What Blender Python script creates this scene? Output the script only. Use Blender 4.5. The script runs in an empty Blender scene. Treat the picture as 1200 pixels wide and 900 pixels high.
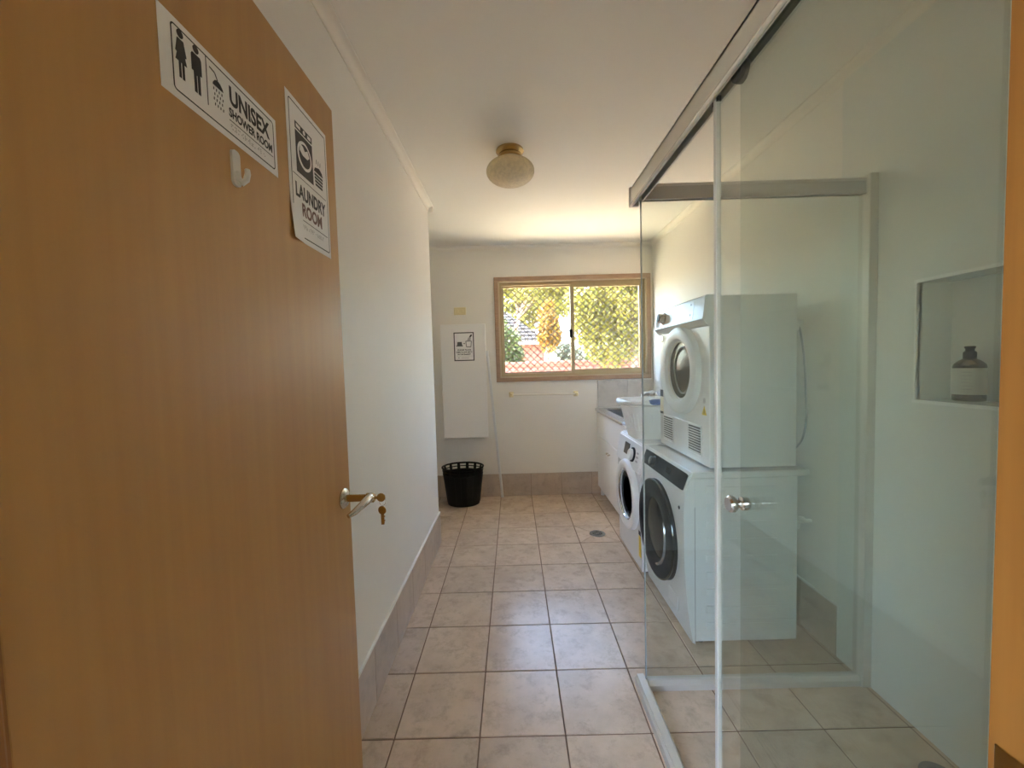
import bpy, bmesh, math, random
from mathutils import Vector, Matrix
random.seed(7)
S = bpy.context.scene
C = S.collection
PI = math.pi

# ------------------------------------------------------------------ camera
F_PX, PITCH, YAW, ROLL, CAM_H = 472.24, -0.0486575, -0.0033315, -0.0274436, 1.298
fw = Vector((math.sin(YAW)*math.cos(PITCH), math.cos(YAW)*math.cos(PITCH), math.sin(PITCH)))
rt = Vector((math.cos(YAW), -math.sin(YAW), 0)); up = rt.cross(fw)
rt, up = rt*math.cos(ROLL)+up*math.sin(ROLL), up*math.cos(ROLL)-rt*math.sin(ROLL)
cd = bpy.data.cameras.new('camera'); cam = bpy.data.objects.new('camera', cd); C.objects.link(cam)
cd.sensor_width = 36.0; cd.lens = F_PX/1200*36; cd.clip_start = 0.02; cd.clip_end = 500
m = Matrix((rt, up, -fw)).transposed().to_4x4(); m.translation = (0, 0, CAM_H); cam.matrix_world = m
S.camera = cam

# ------------------------------------------------------------------ world, sun, exposure
W = bpy.data.worlds.new('sky'); S.world = W; W.use_nodes = True
wn = W.node_tree; bg = wn.nodes['Background']
sk = wn.nodes.new('ShaderNodeTexSky'); sk.sky_type = 'NISHITA'; sk.sun_disc = False
sk.sun_elevation = math.radians(58); sk.sun_rotation = math.radians(263)
wn.links.new(sk.outputs[0], bg.inputs[0]); bg.inputs[1].default_value = 2.1; sk.dust_density = 2.5; sk.air_density = 1.0
sd = bpy.data.lights.new('sun', 'SUN'); sd.energy = 17.0; sd.angle = math.radians(0.6); sd.color = (1, .93, .78)
so = bpy.data.objects.new('sun', sd); C.objects.link(so)
so.rotation_euler = Vector((.52, .06, -.86)).to_track_quat('-Z', 'Y').to_euler()
S.view_settings.view_transform = 'Standard'; S.view_settings.look = 'None'
S.view_settings.gamma = 1.0; S.view_settings.use_curve_mapping = False
S.view_settings.exposure = 1.52
S.cycles.max_bounces = 14; S.cycles.diffuse_bounces = 8; S.cycles.transparent_max_bounces = 24
S.cycles.glossy_bounces = 6
S.cycles.use_denoising = True
S.cycles.sample_clamp_indirect = 6.0

# ------------------------------------------------------------------ materials
MATS = {}
def mat(name, col, rough=.5, metal=0.0, spec=.5, var=0.0, vscale=8, bump=0.0, bscale=60, col2=None, stretch=None, coat=0.0, transl=0.0, emit=None):
    """procedural principled material: noise-mixed colour and fine noise relief"""
    if name in MATS: return MATS[name]
    M = bpy.data.materials.new(name); M.use_nodes = True; MATS[name] = M
    t = M.node_tree; n = t.nodes; l = t.links
    b = n['Principled BSDF']
    b.inputs['Roughness'].default_value = rough; b.inputs['Metallic'].default_value = metal
    b.inputs['Specular IOR Level'].default_value = spec
    if coat: b.inputs['Coat Weight'].default_value = coat
    c = (*col, 1)
    b.inputs['Base Color'].default_value = c
    tc = n.new('ShaderNodeTexCoord'); mp = n.new('ShaderNodeMapping')
    if stretch: mp.inputs['Scale'].default_value = stretch
    l.new(tc.outputs['Object'], mp.inputs['Vector'])
    if var or col2:
        ns = n.new('ShaderNodeTexNoise'); ns.inputs['Scale'].default_value = vscale; ns.inputs['Detail'].default_value = 5
        l.new(mp.outputs[0], ns.inputs['Vector'])
        mx = n.new('ShaderNodeMix'); mx.data_type = 'RGBA'
        c2 = col2 or tuple(max(0, x*(1-var)) for x in col)
        mx.inputs[6].default_value = c; mx.inputs[7].default_value = (*c2, 1)
        rp = n.new('ShaderNodeMapRange'); rp.inputs[1].default_value = .35; rp.inputs[2].default_value = .68
        l.new(ns.outputs['Fac'], rp.inputs[0]); l.new(rp.outputs[0], mx.inputs[0]); l.new(mx.outputs[2], b.inputs['Base Color'])
    if bump:
        nb = n.new('ShaderNodeTexNoise'); nb.inputs['Scale'].default_value = bscale; nb.inputs['Detail'].default_value = 3
        l.new(mp.outputs[0], nb.inputs['Vector'])
        bp = n.new('ShaderNodeBump'); bp.inputs['Strength'].default_value = bump; bp.inputs['Distance'].default_value = .002
        l.new(nb.outputs['Fac'], bp.inputs['Height']); l.new(bp.outputs[0], b.inputs['Normal'])
    if transl:
        tr = n.new('ShaderNodeBsdfTranslucent'); ms = n.new('ShaderNodeMixShader'); ms.inputs[0].default_value = transl
        tr.inputs[0].default_value = c
        if var or col2: l.new(mx.outputs[2], tr.inputs[0])
        l.new(b.outputs[0], ms.inputs[1]); l.new(tr.outputs[0], ms.inputs[2]); l.new(ms.outputs[0], n['Material Output'].inputs[0])
    return M

def glass_mat(name, tint, ior=1.5, haze=0.0):
    """thin architectural glass: tinted see-through plus Fresnel mirror"""
    M = bpy.data.materials.new(name); M.use_nodes = True; t = M.node_tree; n = t.nodes; l = t.links
    n.remove(n['Principled BSDF'])
    tr = n.new('ShaderNodeBsdfTransparent'); tr.inputs[0].default_value = (*tint, 1)
    gl = n.new('ShaderNodeBsdfGlossy'); gl.inputs['Roughness'].default_value = .0
    lw = n.new('ShaderNodeLayerWeight'); lw.inputs[0].default_value = .5
    pw = n.new('ShaderNodeMath'); pw.operation = 'POWER'; pw.inputs[1].default_value = 5
    l.new(lw.outputs['Facing'], pw.inputs[0])
    fr = n.new('ShaderNodeMapRange'); r0 = ((ior-1)/(ior+1))**2; fr.inputs[3].default_value = r0; fr.inputs[4].default_value = 1
    l.new(pw.outputs[0], fr.inputs[0])
    base = tr
    if haze:
        df = n.new('ShaderNodeBsdfDiffuse'); df.inputs[0].default_value = (.75, .8, .76, 1)
        hx = n.new('ShaderNodeMixShader'); hx.inputs[0].default_value = haze
        l.new(tr.outputs[0], hx.inputs[1]); l.new(df.outputs[0], hx.inputs[2]); base = hx
    ms = n.new('ShaderNodeMixShader')
    l.new(fr.outputs[0], ms.inputs[0]); l.new(base.outputs[0], ms.inputs[1]); l.new(gl.outputs[0], ms.inputs[2])
    l.new(ms.outputs[0], n['Material Output'].inputs[0]); return M

def tile_mat(name, c1, c2, c3, rough=.3):
    """mottled ceramic tile; each tile takes its own patch of the pattern"""
    M = bpy.data.materials.new(name); M.use_nodes = True; t = M.node_tree; n = t.nodes; l = t.links
    b = n['Principled BSDF']; b.inputs['Roughness'].default_value = rough
    tc = n.new('ShaderNodeTexCoord'); oi = n.new('ShaderNodeObjectInfo')
    ml = n.new('ShaderNodeMath'); ml.operation = 'MULTIPLY'; ml.inputs[1].default_value = 40
    l.new(oi.outputs['Random'], ml.inputs[0])
    va = n.new('ShaderNodeVectorMath'); va.operation = 'ADD'
    l.new(tc.outputs['Object'], va.inputs[0]); l.new(ml.outputs[0], va.inputs[1])
    n1 = n.new('ShaderNodeTexNoise'); n1.inputs['Scale'].default_value = 7; n1.inputs['Detail'].default_value = 8; n1.inputs['Roughness'].default_value = .65
    n2 = n.new('ShaderNodeTexNoise'); n2.inputs['Scale'].default_value = 15; n2.inputs['Detail'].default_value = 9; n2.inputs['Roughness'].default_value = .7
    n2.inputs['Distortion'].default_value = .15
    for q in (n1, n2): l.new(va.outputs[0], q.inputs['Vector'])
    r1 = n.new('ShaderNodeMapRange'); r1.inputs[1].default_value = .38; r1.inputs[2].default_value = .66
    r2 = n.new('ShaderNodeMapRange'); r2.inputs[1].default_value = .50; r2.inputs[2].default_value = .80
    l.new(n1.outputs['Fac'], r1.inputs[0]); l.new(n2.outputs['Fac'], r2.inputs[0])
    m1 = n.new('ShaderNodeMix'); m1.data_type = 'RGBA'; m2 = n.new('ShaderNodeMix'); m2.data_type = 'RGBA'
    m1.inputs[6].default_value = (*c1, 1); m1.inputs[7].default_value = (*c2, 1); m2.inputs[7].default_value = (*c3, 1)
    l.new(r1.outputs[0], m1.inputs[0]); l.new(m1.outputs[2], m2.inputs[6]); l.new(r2.outputs[0], m2.inputs[0])
    hv = n.new('ShaderNodeHueSaturation'); vr = n.new('ShaderNodeMapRange')
    vr.inputs[3].default_value = .93; vr.inputs[4].default_value = 1.05
    l.new(oi.outputs['Random'], vr.inputs[0]); l.new(vr.outputs[0], hv.inputs['Value']); l.new(m2.outputs[2], hv.inputs['Color'])
    l.new(hv.outputs[0], b.inputs['Base Color'])
    bp = n.new('ShaderNodeBump'); bp.inputs['Strength'].default_value = .12; bp.inputs['Distance'].default_value = .002
    l.new(n1.outputs['Fac'], bp.inputs['Height']); l.new(bp.outputs[0], b.inputs['Normal'])
    return M

def brick_mat(name, c1, c2, mort, scale):
    M = bpy.data.materials.new(name); M.use_nodes = True; t = M.node_tree; n = t.nodes; l = t.links
    b = n['Principled BSDF']; b.inputs['Roughness'].default_value = .9
    tc = n.new('ShaderNodeTexCoord'); mp = n.new('ShaderNodeMapping'); mp.inputs['Rotation'].default_value = (PI/2, 0, 0)
    br = n.new('ShaderNodeTexBrick'); br.inputs['Scale'].default_value = scale
    br.inputs['Color1'].default_value = (*c1, 1); br.inputs['Color2'].default_value = (*c2, 1); br.inputs['Mortar'].default_value = (*mort, 1)
    br.inputs['Mortar Size'].default_value = .015
    l.new(tc.outputs['Object'], mp.inputs[0]); l.new(mp.outputs[0], br.inputs['Vector']); l.new(br.outputs['Color'], b.inputs['Base Color'])
    return M

WALL = mat('wall_paint', (.85, .82, .75), .55, spec=.35, var=.02, vscale=3, bump=.08, bscale=180)
CEIL = mat('ceiling_paint', (.86, .83, .755), .8, spec=.2, bump=.05, bscale=120)
CORN = mat('cornice_paint', (.85, .81, .72), .6)
LINING = mat('shower_lining', (.82, .84, .80), .22, var=.02, vscale=2)
FTILE = tile_mat('floor_tile', (.69, .55, .42), (.58, .455, .34), (.40, .305, .22), .25)
STILE = tile_mat('skirting_tile', (.58, .475, .375), (.50, .405, .315), (.39, .31, .24), .35)
GTILE = tile_mat('grey_splash_tile', (.60, .56, .50), (.52, .485, .43), (.42, .39, .345), .3)
WTILE = mat('white_glazed_tile', (.82, .85, .88), .12, var=.02)
GROUT = mat('grout', (.20, .125, .08), .9, bump=.2, bscale=200)
GROUTW = mat('pale_grout', (.86, .85, .81), .8)
DOORW = mat('door_veneer', (.52, .28, .085), .36, col2=(.48, .25, .073), vscale=4, stretch=(9, 9, .35), bump=.05, bscale=40)
JAMBW = mat('jamb_wood', (.36, .16, .035), .4, col2=(.31, .13, .027), vscale=6, stretch=(12, 12, .6))
ARCHW = mat('architrave_timber', (.44, .29, .19), .45, col2=(.36, .23, .145), vscale=6, stretch=(2, 12, 12))
GOLDAL = mat('champagne_aluminium', (.44, .35, .20), .35, metal=.3)
BRASS = mat('brass', (.52, .37, .16), .2, metal=1)
SATIN = mat('satin_nickel', (.62, .57, .50), .24, metal=1)
CHROME = mat('chrome', (.80, .81, .82), .08, metal=1)
ALU = mat('shower_aluminium', (.66, .64, .59), .3, metal=.4)
ALUD = mat('shower_rail_inner', (.52, .50, .46), .4, metal=.2)
STEEL = mat('stainless_steel', (.55, .55, .54), .25, metal=1, var=.08, vscale=30)
WHITE = mat('white_enamel', (.78, .785, .78), .25, spec=.5, coat=.2)
WHITEP = mat('white_plastic', (.76, .765, .76), .32)
WHITES = mat('white_melamine', (.88, .87, .84), .4)
BLACKG = mat('black_gloss', (.020, .022, .026), .16, coat=.3)
DGREY = mat('dark_grey_plastic', (.022, .023, .028), .45, spec=.08)
DDOOR = mat('dark_smoked_glass', (.012, .014, .016), .12, spec=.2)
DRUM = mat('drum_interior', (.10, .095, .085), .3, metal=.5)
BLACKP = mat('black_plastic', (.008, .008, .008), .5, spec=.15)
IVORY = mat('ivory_plastic', (.80, .70, .42), .4)
CREAMP = mat('cream_plastic', (.82, .78, .68), .35)
PAPER = mat('paper', (.90, .89, .88), .55, var=.03, vscale=12)
INK = mat('ink', (.035, .032, .035), .6)
INKR = mat('faded_ink', (.17, .085, .07), .6)
INKG = mat('grey_print', (.45, .44, .44), .6)
BLUEP = mat('blue_grip', (.10, .16, .36), .4)
BASKW = mat('basket_plastic', (.83, .83, .80), .35, transl=.12)
AMBER = mat('amber_bottle', (.028, .018, .010), .12, coat=.4)
LABELP = mat('bottle_label', (.62, .60, .53), .6)
YELLOWS = mat('warning_yellow', (.80, .58, .05), .5)
RUBBER = mat('rubber', (.04, .04, .04), .6)
GREYC = mat('cable_grey', (.30, .34, .38), .5)
SEAL = mat('clear_seal_plastic', (.55, .55, .52), .3)
LENS = mat('crackle_glass', (.93, .84, .64), .16, var=.15, vscale=70, bump=.9, bscale=110, transl=.5)
GLASS = glass_mat('shower_glass', (.93, .955, .935), ior=1.7, haze=.007)
PANE = glass_mat('window_glass', (.97, .98, .97))
CONC = mat('sunlit_paving', (.84, .70, .47), .85, var=.1, vscale=2)
BRICK = brick_mat('red_brick', (.17, .045, .032), (.20, .06, .045), (.18, .13, .11), 4.2)
ROOFT = mat('grey_roof_tile', (.055, .05, .05), .8, var=.25, vscale=20)
LEAFY = mat('leaf_yellow_green', (.22, .20, .028), .5, col2=(.10, .11, .022), vscale=9, transl=.45)
LEAFG = mat('leaf_green', (.10, .13, .03), .5, col2=(.06, .085, .022), vscale=9, transl=.4)
LEAFO = mat('leaf_orange', (.22, .10, .014), .5, col2=(.20, .14, .018), vscale=5, transl=.45)
LEAFP = mat('leaf_pale', (.13, .15, .10), .5, col2=(.08, .10, .07), vscale=5, transl=.4)
BARK = mat('bark', (.20, .15, .11), .9, var=.3, vscale=12)
GRILLE = mat('grille_metal', (.09, .075, .055), .5)
HALLW = mat('hall_paint', (.82, .74, .58), .6, var=.02, vscale=3)
HALLF = mat('hall_floor', (.42, .36, .27), .5, var=.2, vscale=4)

# ------------------------------------------------------------------ helpers
def tag(o, label=None, cat=None, group=None, kind=None):
    if label: o['label'] = label
    if cat: o['category'] = cat
    if group: o['group'] = group
    if kind: o['kind'] = kind
    return o
def thing(name, loc, label, cat, group=None):
    e = bpy.data.objects.new(name, None); C.objects.link(e); e.location = loc; e.empty_display_size = .05
    return tag(e, label, cat, group)
def obj(name, bm, material, parent=None, smooth=False, local=False):
    bmesh.ops.recalc_face_normals(bm, faces=bm.faces)
    me = bpy.data.meshes.new(name); bm.to_mesh(me); bm.free()
    me.materials.append(material)
    if smooth:
        me.shade_smooth(); me.set_sharp_from_angle(angle=math.radians(38))
    return link(name, me, parent, local)
def link(name, me, parent=None, local=False):
    o = bpy.data.objects.new(name, me); C.objects.link(o)
    if parent:
        o.parent = parent
        if not local: o.matrix_parent_inverse = world(parent).inverted()
    return o
def world(o):
    mtx = o.matrix_basis.copy()
    if o.parent: mtx = world(o.parent) @ o.matrix_parent_inverse @ mtx
    return mtx
def B(): return bmesh.new()
def box(bm, x0, x1, y0, y1, z0, z1, bev=0, seg=2):
    vs = [bm.verts.new((x, y, z)) for z in (z0, z1) for y in (y0, y1) for x in (x0, x1)]
    fs = [bm.faces.new([vs[i] for i in q]) for q in ((0,2,3,1),(4,5,7,6),(0,1,5,4),(2,6,7,3),(0,4,6,2),(1,3,7,5))]
    if bev:
        es = list({e for f in fs for e in f.edges})
        bmesh.ops.bevel(bm, geom=es, offset=bev, segments=seg, profile=.5, affect='EDGES', clamp_overlap=True)
    return bm
def bx(*a, **k): return box(B(), *a, **k)
def basis(d):
    d = Vector(d).normalized(); a = Vector((0, 0, 1)) if abs(d.z) < .9 else Vector((0, 1, 0))
    u = d.cross(a).normalized(); return d, u, d.cross(u).normalized()
def lathe(bm, prof, org, axis, seg=32, su=1, sv=1, cap=True):
    """prof: [(radius, distance along axis)]"""
    d, u, v = basis(axis); org = Vector(org); rings = []
    for r, a in prof:
        rings.append([bm.verts.new(org + d*a + (u*math.cos(2*PI*i/seg)*su + v*math.sin(2*PI*i/seg)*sv)*max(r, 1e-5)) for i in range(seg)])
    for p, q in zip(rings, rings[1:]):
        for i in range(seg): bm.faces.new((p[i], p[(i+1) % seg], q[(i+1) % seg], q[i]))
    if cap: bm.faces.new(rings[0][::-1]); bm.faces.new(rings[-1])
    return bm
def tube(bm, pts, r, seg=8, closed=False):
    pts = [Vector(p) for p in pts]; n = len(pts); rings = []; ref = None
    for i, p in enumerate(pts):
        a = pts[(i-1) % n] if (i or closed) else p; b = pts[(i+1) % n] if (i < n-1 or closed) else p
        d = (b-a).normalized()
        if ref is None: ref = basis(d)[1]
        u = (ref - d*ref.dot(d)).normalized(); ref = u; v = d.cross(u)
        rr = r[i] if isinstance(r, (list, tuple)) else r
        rings.append([bm.verts.new(p + (u*math.cos(2*PI*k/seg)+v*math.sin(2*PI*k/seg))*rr) for k in range(seg)])
    prs = list(zip(rings, rings[1:])) + ([(rings[-1], rings[0])] if closed else [])
    for p, q in prs:
        for k in range(seg): bm.faces.new((p[k], p[(k+1) % seg], q[(k+1) % seg], q[k]))
    if not closed: bm.faces.new(rings[0][::-1]); bm.faces.new(rings[-1])
    return bm
def prism(bm, poly, f, a, b):
    """poly: 2-D points; f(p, t) -> 3-D; extruded from t=a to t=b"""
    A = [bm.verts.new(f(p, a)) for p in poly]; Bv = [bm.verts.new(f(p, b)) for p in poly]; n = len(poly)
    bm.faces.new(A[::-1]); bm.faces.new(Bv)
    for i in range(n): bm.faces.new((A[i], A[(i+1) % n], Bv[(i+1) % n], Bv[i]))
    return bm
fXZ = lambda p, t: (p[0], t, p[1])      # profile in X,Z swept along Y
fYZ = lambda p, t: (t, p[0], p[1])      # profile in Y,Z swept along X
fXY = lambda p, t: (p[0], p[1], t)
def struct(name, bm, material, smooth=False): return tag(obj(name, bm, material, None, smooth), kind='structure')
def rr(x0, x1, y0, y1, r, n=5):
    P = []
    for cx, cy, a in ((x1-r, y1-r, 0), (x0+r, y1-r, 90), (x0+r, y0+r, 180), (x1-r, y0+r, 270)):
        P += [(cx+r*math.cos(math.radians(a+90*i/n)), cy+r*math.sin(math.radians(a+90*i/n))) for i in range(n+1)]
    return P
def holed(bm, u0, u1, v0, v1, hole, boxf):
    """four boxes around a rectangular hole (a,b,c,d)"""
    a, b, c, d = hole
    for q in ((u0, a, v0, v1), (b, u1, v0, v1), (a, b, v0, c), (a, b, d, v1)): boxf(bm, *q)
    return bm

# ------------------------------------------------------------------ room shell
XL, XR, YF, YN, ZC = -.574, 1.37, 3.938, .39, 2.435     # left wall, right wall, far wall, door wall, ceiling
YC = 2.915                                              # where the left wall ends and the room widens
XA = -1.75                                              # far side of the widening
fl = struct('floor', bx(XA-.1, XR+.12, .27, YF+.12, -.12, -.003), GROUT)
G = .0022
lines_x = [-.4507+.3*k for k in range(-5, 8)]; lines_y = [1.347+.3*k for k in range(-4, 10)]
full = None; tri_done = False
def tile_mesh(w, h):
    bm = bx(-w/2, w/2, -h/2, h/2, -.009, 0, bev=.0018, seg=1)
    me = bpy.data.meshes.new('floor_tile'); bmesh.ops.recalc_face_normals(bm, faces=bm.faces); bm.to_mesh(me); bm.free(); me.materials.append(FTILE); return me
for i in range(len(lines_x)-1):
    for j in range(len(lines_y)-1):
        x0, x1 = lines_x[i]+G, lines_x[i+1]-G; y0, y1 = lines_y[j]+G, lines_y[j+1]-G
        xmin = XL-.06 if lines_y[j] < 2.8 else XA
        x0, x1 = max(x0, xmin), min(x1, XR-.001); y0, y1 = max(y0, .28), min(y1, YF-.001)
        if x1-x0 < .01 or y1-y0 < .01: continue
        cx, cy = (x0+x1)/2, (y0+y1)/2
        if abs(cx-.5993) < .02 and abs(cy-2.997) < .02:      # the tile cut on its diagonals for the floor waste
            cs = [(x0, y0), (x1, y0), (x1, y1), (x0, y1)]
            for k in range(4):
                a, b = cs[k], cs[(k+1) % 4]
                sh = lambda p: (p[0]+((a[0]+b[0]+cx)/3-p[0])*.022, p[1]+((a[1]+b[1]+cy)/3-p[1])*.022)
                P = [sh(p) for p in (a, b, (cx, cy))]
                t = obj('floor_tile', prism(B(), [(p[0]-cx, p[1]-cy) for p in P], fXY, -.009, 0), FTILE, fl, local=True); t.location = (cx, cy, 0)
            continue
        if abs(x1-x0-.3+2*G) < 1e-4 and abs(y1-y0-.3+2*G) < 1e-4:
            if full is None: full = tile_mesh(x1-x0, y1-y0)
            me = full
        else: me = tile_mesh(x1-x0, y1-y0)
        t = link('floor_tile', me, fl, True); t.location = (cx, cy, 0)
struct('ceiling', bx(XA-.1, XR+.12, .27, YF+.12, ZC, ZC+.15), CEIL)

# window opening and niche in the walls
WX0, WX1, WZ0, WZ1 = -.125, 1.315, 1.165, 2.105
struct('wall_far', holed(B(), XA-.1, XR+.12, 0, ZC, (WX0, WX1, WZ0, WZ1), lambda bm, a, b, c, d: box(bm, a, b, YF, YF+.12, c, d)), WALL)
NY0, NY1, NZ0, NZ1, ND = .93, 1.362, 1.142, 1.532, .105
bm = holed(B(), .27, YF, 0, ZC, (NY0-.02, NY1+.02, NZ0-.02, NZ1+.02), lambda bm, a, b, c, d: box(bm, XR, XR+.12, a, b, c, d))
wr = struct('wall_right', bm, WALL)
bm = holed(B(), YN, 1.686, 0, 2.40, (NY0, NY1, NZ0, NZ1), lambda bm, a, b, c, d: box(bm, XR-.007, XR, a, b, c, d))
pl = obj('wall_panel', bm, LINING, wr)
bm = holed(B(), NY0-.02, NY1+.02, NZ0-.02, NZ1+.02, (NY0, NY1, NZ0, NZ1), lambda bm, a, b, c, d: box(bm, XR-.004, XR+ND+.01, a, b, c, d))
box(bm, XR+ND, XR+ND+.012, NY0-.01, NY1+.01, NZ0-.01, NZ1+.01)
nb = obj('niche_box', bm, LINING, wr)
bm = B()
e = .011
for a, b, c, d in ((NY0-e, NY1+e, NZ1, NZ1+e), (NY0-e, NY1+e, NZ0-e, NZ0), (NY0-e, NY0, NZ0, NZ1), (NY1, NY1+e*.5, NZ0, NZ1)): box(bm, XR-.015, XR+.002, a, b, c, d)
obj('niche_trim', bm, mat('niche_trim_white', (.95, .96, .94), .15), wr)
struct('wall_left', bx(XL-.11, XL, YN, YC, 0, ZC), WALL)
struct('wall_return', bx(XA, XL-.11, YC-.11, YC, 0, ZC), WALL)
struct('wall_side', bx(XA-.1, XA, YC-.11, YF, 0, ZC), WALL)
DX0, DX1, DZ = -.497, .475, 2.06                          # doorway
bm = B(); box(bm, XL-.11, DX0-.02, YN-.12, YN, 0, ZC); box(bm, DX1+.02, XR, YN-.12, YN, 0, ZC); box(bm, DX0-.02, DX1+.02, YN-.12, YN, DZ+.02, ZC)
struct('wall_near', bm, WALL)

# cove cornices
def cove(t):
    return [(0, 0), (0, -.036)] + [(.034-.034*math.cos(a), -.036+.034*math.sin(a)) for a in [PI/2*i/6 for i in range(7)]][1:] + [(.036, 0)]
pf = [(0, 0), (0, -.040), (.004, -.040)] + [(.034-.030*math.cos(PI/2*i/6), -.036+.030*math.sin(PI/2*i/6)) for i in range(7)] + [(.038, -.005), (.038, 0)]
cz = ZC
struct('trim_1', prism(B(), pf, lambda p, t: (XL+p[0], t, cz+p[1]), YN, YC+.036), CORN, True)
struct('trim_2', prism(B(), pf, lambda p, t: (t, YF-p[0], cz+p[1]), XA, XR), CORN, True)
struct('trim_3', prism(B(), pf, lambda p, t: (XR-p[0], t, cz+p[1]), YN, YF), CORN, True)
struct('trim_4', prism(B(), pf, lambda p, t: (t, YC+p[0], cz+p[1]), XA, XL+.036), CORN, True)

# skirting tiles
def skirt_y(name, x, s, y0, y1, h, first, step=.3):
    """skirting on a wall that runs along Y; s=+1 sticks out towards +X"""
    b = struct(name, bx(min(x, x+s*.006), max(x, x+s*.006), y0, y1, 0, h), GROUT)
    ys = [y0]; y = first
    while y < y1-.01:
        if y > y0+.01: ys.append(y)
        y += step
    ys.append(y1)
    for a, c in zip(ys, ys[1:]):
        obj('skirting_tile', bx(min(x, x+s*.011), max(x, x+s*.011), a+.0013, c-.0013, .002, h, bev=.0015, seg=1), STILE, b)
    obj('cap_strip', bx(min(x, x+s*.012), max(x, x+s*.012), y0, y1, h, h+.010, bev=.003), GROUTW, b)
    return b
skirt_y('baseboard_left', XL, 1, YN, YC, .224, 1.525-.3*3, .293)
skirt_y('baseboard_right', XR, -1, 1.688, YF, .222, 1.90)
b = struct('baseboard_far', bx(XA, XR, YF-.006, YF, 0, .218), GROUT)
xs = [XA]+[x for x in lines_x if XA+.02 < x < .95]+[1.36]
for a, c in zip(xs, xs[1:]): obj('skirting_tile', bx(a+.0013, c-.0013, YF-.011, YF, .002, .218, bev=.0015, seg=1), STILE, b)
b = struct('baseboard_return', bx(XA, XL+.006, YC, YC+.006, 0, .224), GROUT)
for k in range(4): obj('skirting_tile', bx(XL+.011-.3*(k+1)+.0013, XL+.011-.3*k-.0013, YC, YC+.011, .002, .224, bev=.0015, seg=1), STILE, b)

# splash tiles by the tub
sp = struct('trim_5', bx(.822, XR, YF-.005, YF, .855, 1.118), GROUTW)
for a, c in ((.822, 1.112), (1.114, XR-.012)): obj('splash_tile', bx(a, c, YF-.010, YF, .857, 1.116, bev=.0015, seg=1), GTILE, sp)
sp = struct('trim_6', bx(XR-.005, XR, 2.45, YF, .855, 1.612), GROUTW)
for j in range(4):
    for k in range(8):
        y0 = YF-.012-.2*(k+1); y1 = YF-.012-.2*k-.002
        if y1 > 2.46: obj('splash_tile', bx(XR-.010, XR, max(y0, 2.452), y1, .857+.2*j, min(.857+.2*j+.198, 1.61), bev=.0015, seg=1), WTILE, sp)

# ------------------------------------------------------------------ hall behind the camera (unseen window opening added to let in fill daylight)
HB = -1.7
struct('floor_hall', bx(-2.3, 2.3, HB, .27, -.1, -.004), HALLF)
struct('ceiling_hall', bx(-2.3, 2.3, HB, .27, ZC, ZC+.15), HALLW)
bm = holed(B(), -2.3, 2.3, 0, ZC, (-2.2, -.9, .8, 2.15), lambda bm, a, b, c, d: box(bm, a, b, HB-.1, HB, c, d)); struct('wall_hall_back', bm, HALLW)
struct('wall_hall_left', bx(-2.4, -2.3, HB, .27, 0, ZC), HALLW)
struct('wall_hall_right', bx(2.3, 2.4, HB, .27, 0, ZC), HALLW)
bm = B(); box(bm, -2.3, XL-.11, .17, .27, 0, ZC); box(bm, XR+.02, 2.3, .17, .27, 0, ZC); struct('wall_hall_front', bm, HALLW)

# ------------------------------------------------------------------ door frame, door leaf
def jamb(name, x, s, ye):
    bm = B(); box(bm, min(x, x-s*.02), max(x, x-s*.02), YN-.125, ye, 0, DZ); return struct(name, bm, JAMBW)
j1 = jamb('trim_7', DX0, 1, .372); j2 = jamb('trim_8', DX1, -1, YN+.004)
obj('door_stop', bx(DX0, DX0+.012, YN-.125, .362, 0, DZ-.012, bev=.003), JAMBW, j1)
obj('door_stop', bx(DX1-.012, DX1, YN-.10, YN-.045, 0, DZ-.012, bev=.003), JAMBW, j2)
struct('trim_9', bx(DX0, DX1, YN-.125, YN+.004, DZ, DZ+.02), JAMBW)
obj('architrave', bx(DX1+.001, DX1+.05, YN, YN+.006, 0, DZ+.045, bev=.002), JAMBW, j2)
bm = bx(DX1-.0022, DX1, YN-.044, YN-.002, .80, .905, bev=.001)
stp = obj('strike_plate', bm, BRASS, j2)
obj('latch_hole', bx(DX1-.003, DX1, YN-.034, YN-.012, .825, .88), BLACKP, stp)

DF = -.500                                              # face of the open leaf
d = tag(thing('door_1', (DF-.018, .375, 0), 'brown timber veneer door standing open at the left', 'door'), kind='structure')
obj('leaf', bx(DF-.036, DF, .3735, 1.194, .012, 2.04, bev=.002), DOORW, d)
HY, HZ = 1.145, .925
bm = lathe(B(), [(.029, 0), (.029, .004), (.024, .010), (.011, .013)], (DF, HY, HZ), (1, 0, 0), 28)
rose = obj('handle_rose', bm, SATIN, d, True)
bm = lathe(B(), [(.0105, 0), (.0105, .055), (.014, .058), (.014, .078), (.011, .081)], (DF+.010, HY, HZ), (1, 0, 0), 20)
obj('handle_neck', bm, BRASS, d, True)
lv = [(DF+.080, HY-.004, HZ+.002), (DF+.082, HY-.03, HZ+.004), (DF+.079, HY-.065, HZ+.001), (DF+.070, HY-.095, HZ-.007), (DF+.060, HY-.112, HZ-.012)]
bm = B()
tube(bm, lv, [.012, .012, .0105, .009, .006], 12)
for v in bm.verts: pass
obj('handle_lever', bm, SATIN, d, True)
k = thing('key', (DF+.0915, HY, HZ), 'brass key in the door handle with a second key hanging from its ring', 'key')
kc = Vector((DF+.0915, HY, HZ))
bm = B(); box(bm, kc.x, kc.x+.008, HY-.0015, HY+.0015, HZ-.004, HZ+.004)
lathe(bm, [(.0125, -.0014), (.0125, .0014)], (kc.x+.018, HY, HZ), (0, 1, 0), 18)
obj('inserted_key', bm, BRASS, k)
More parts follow.
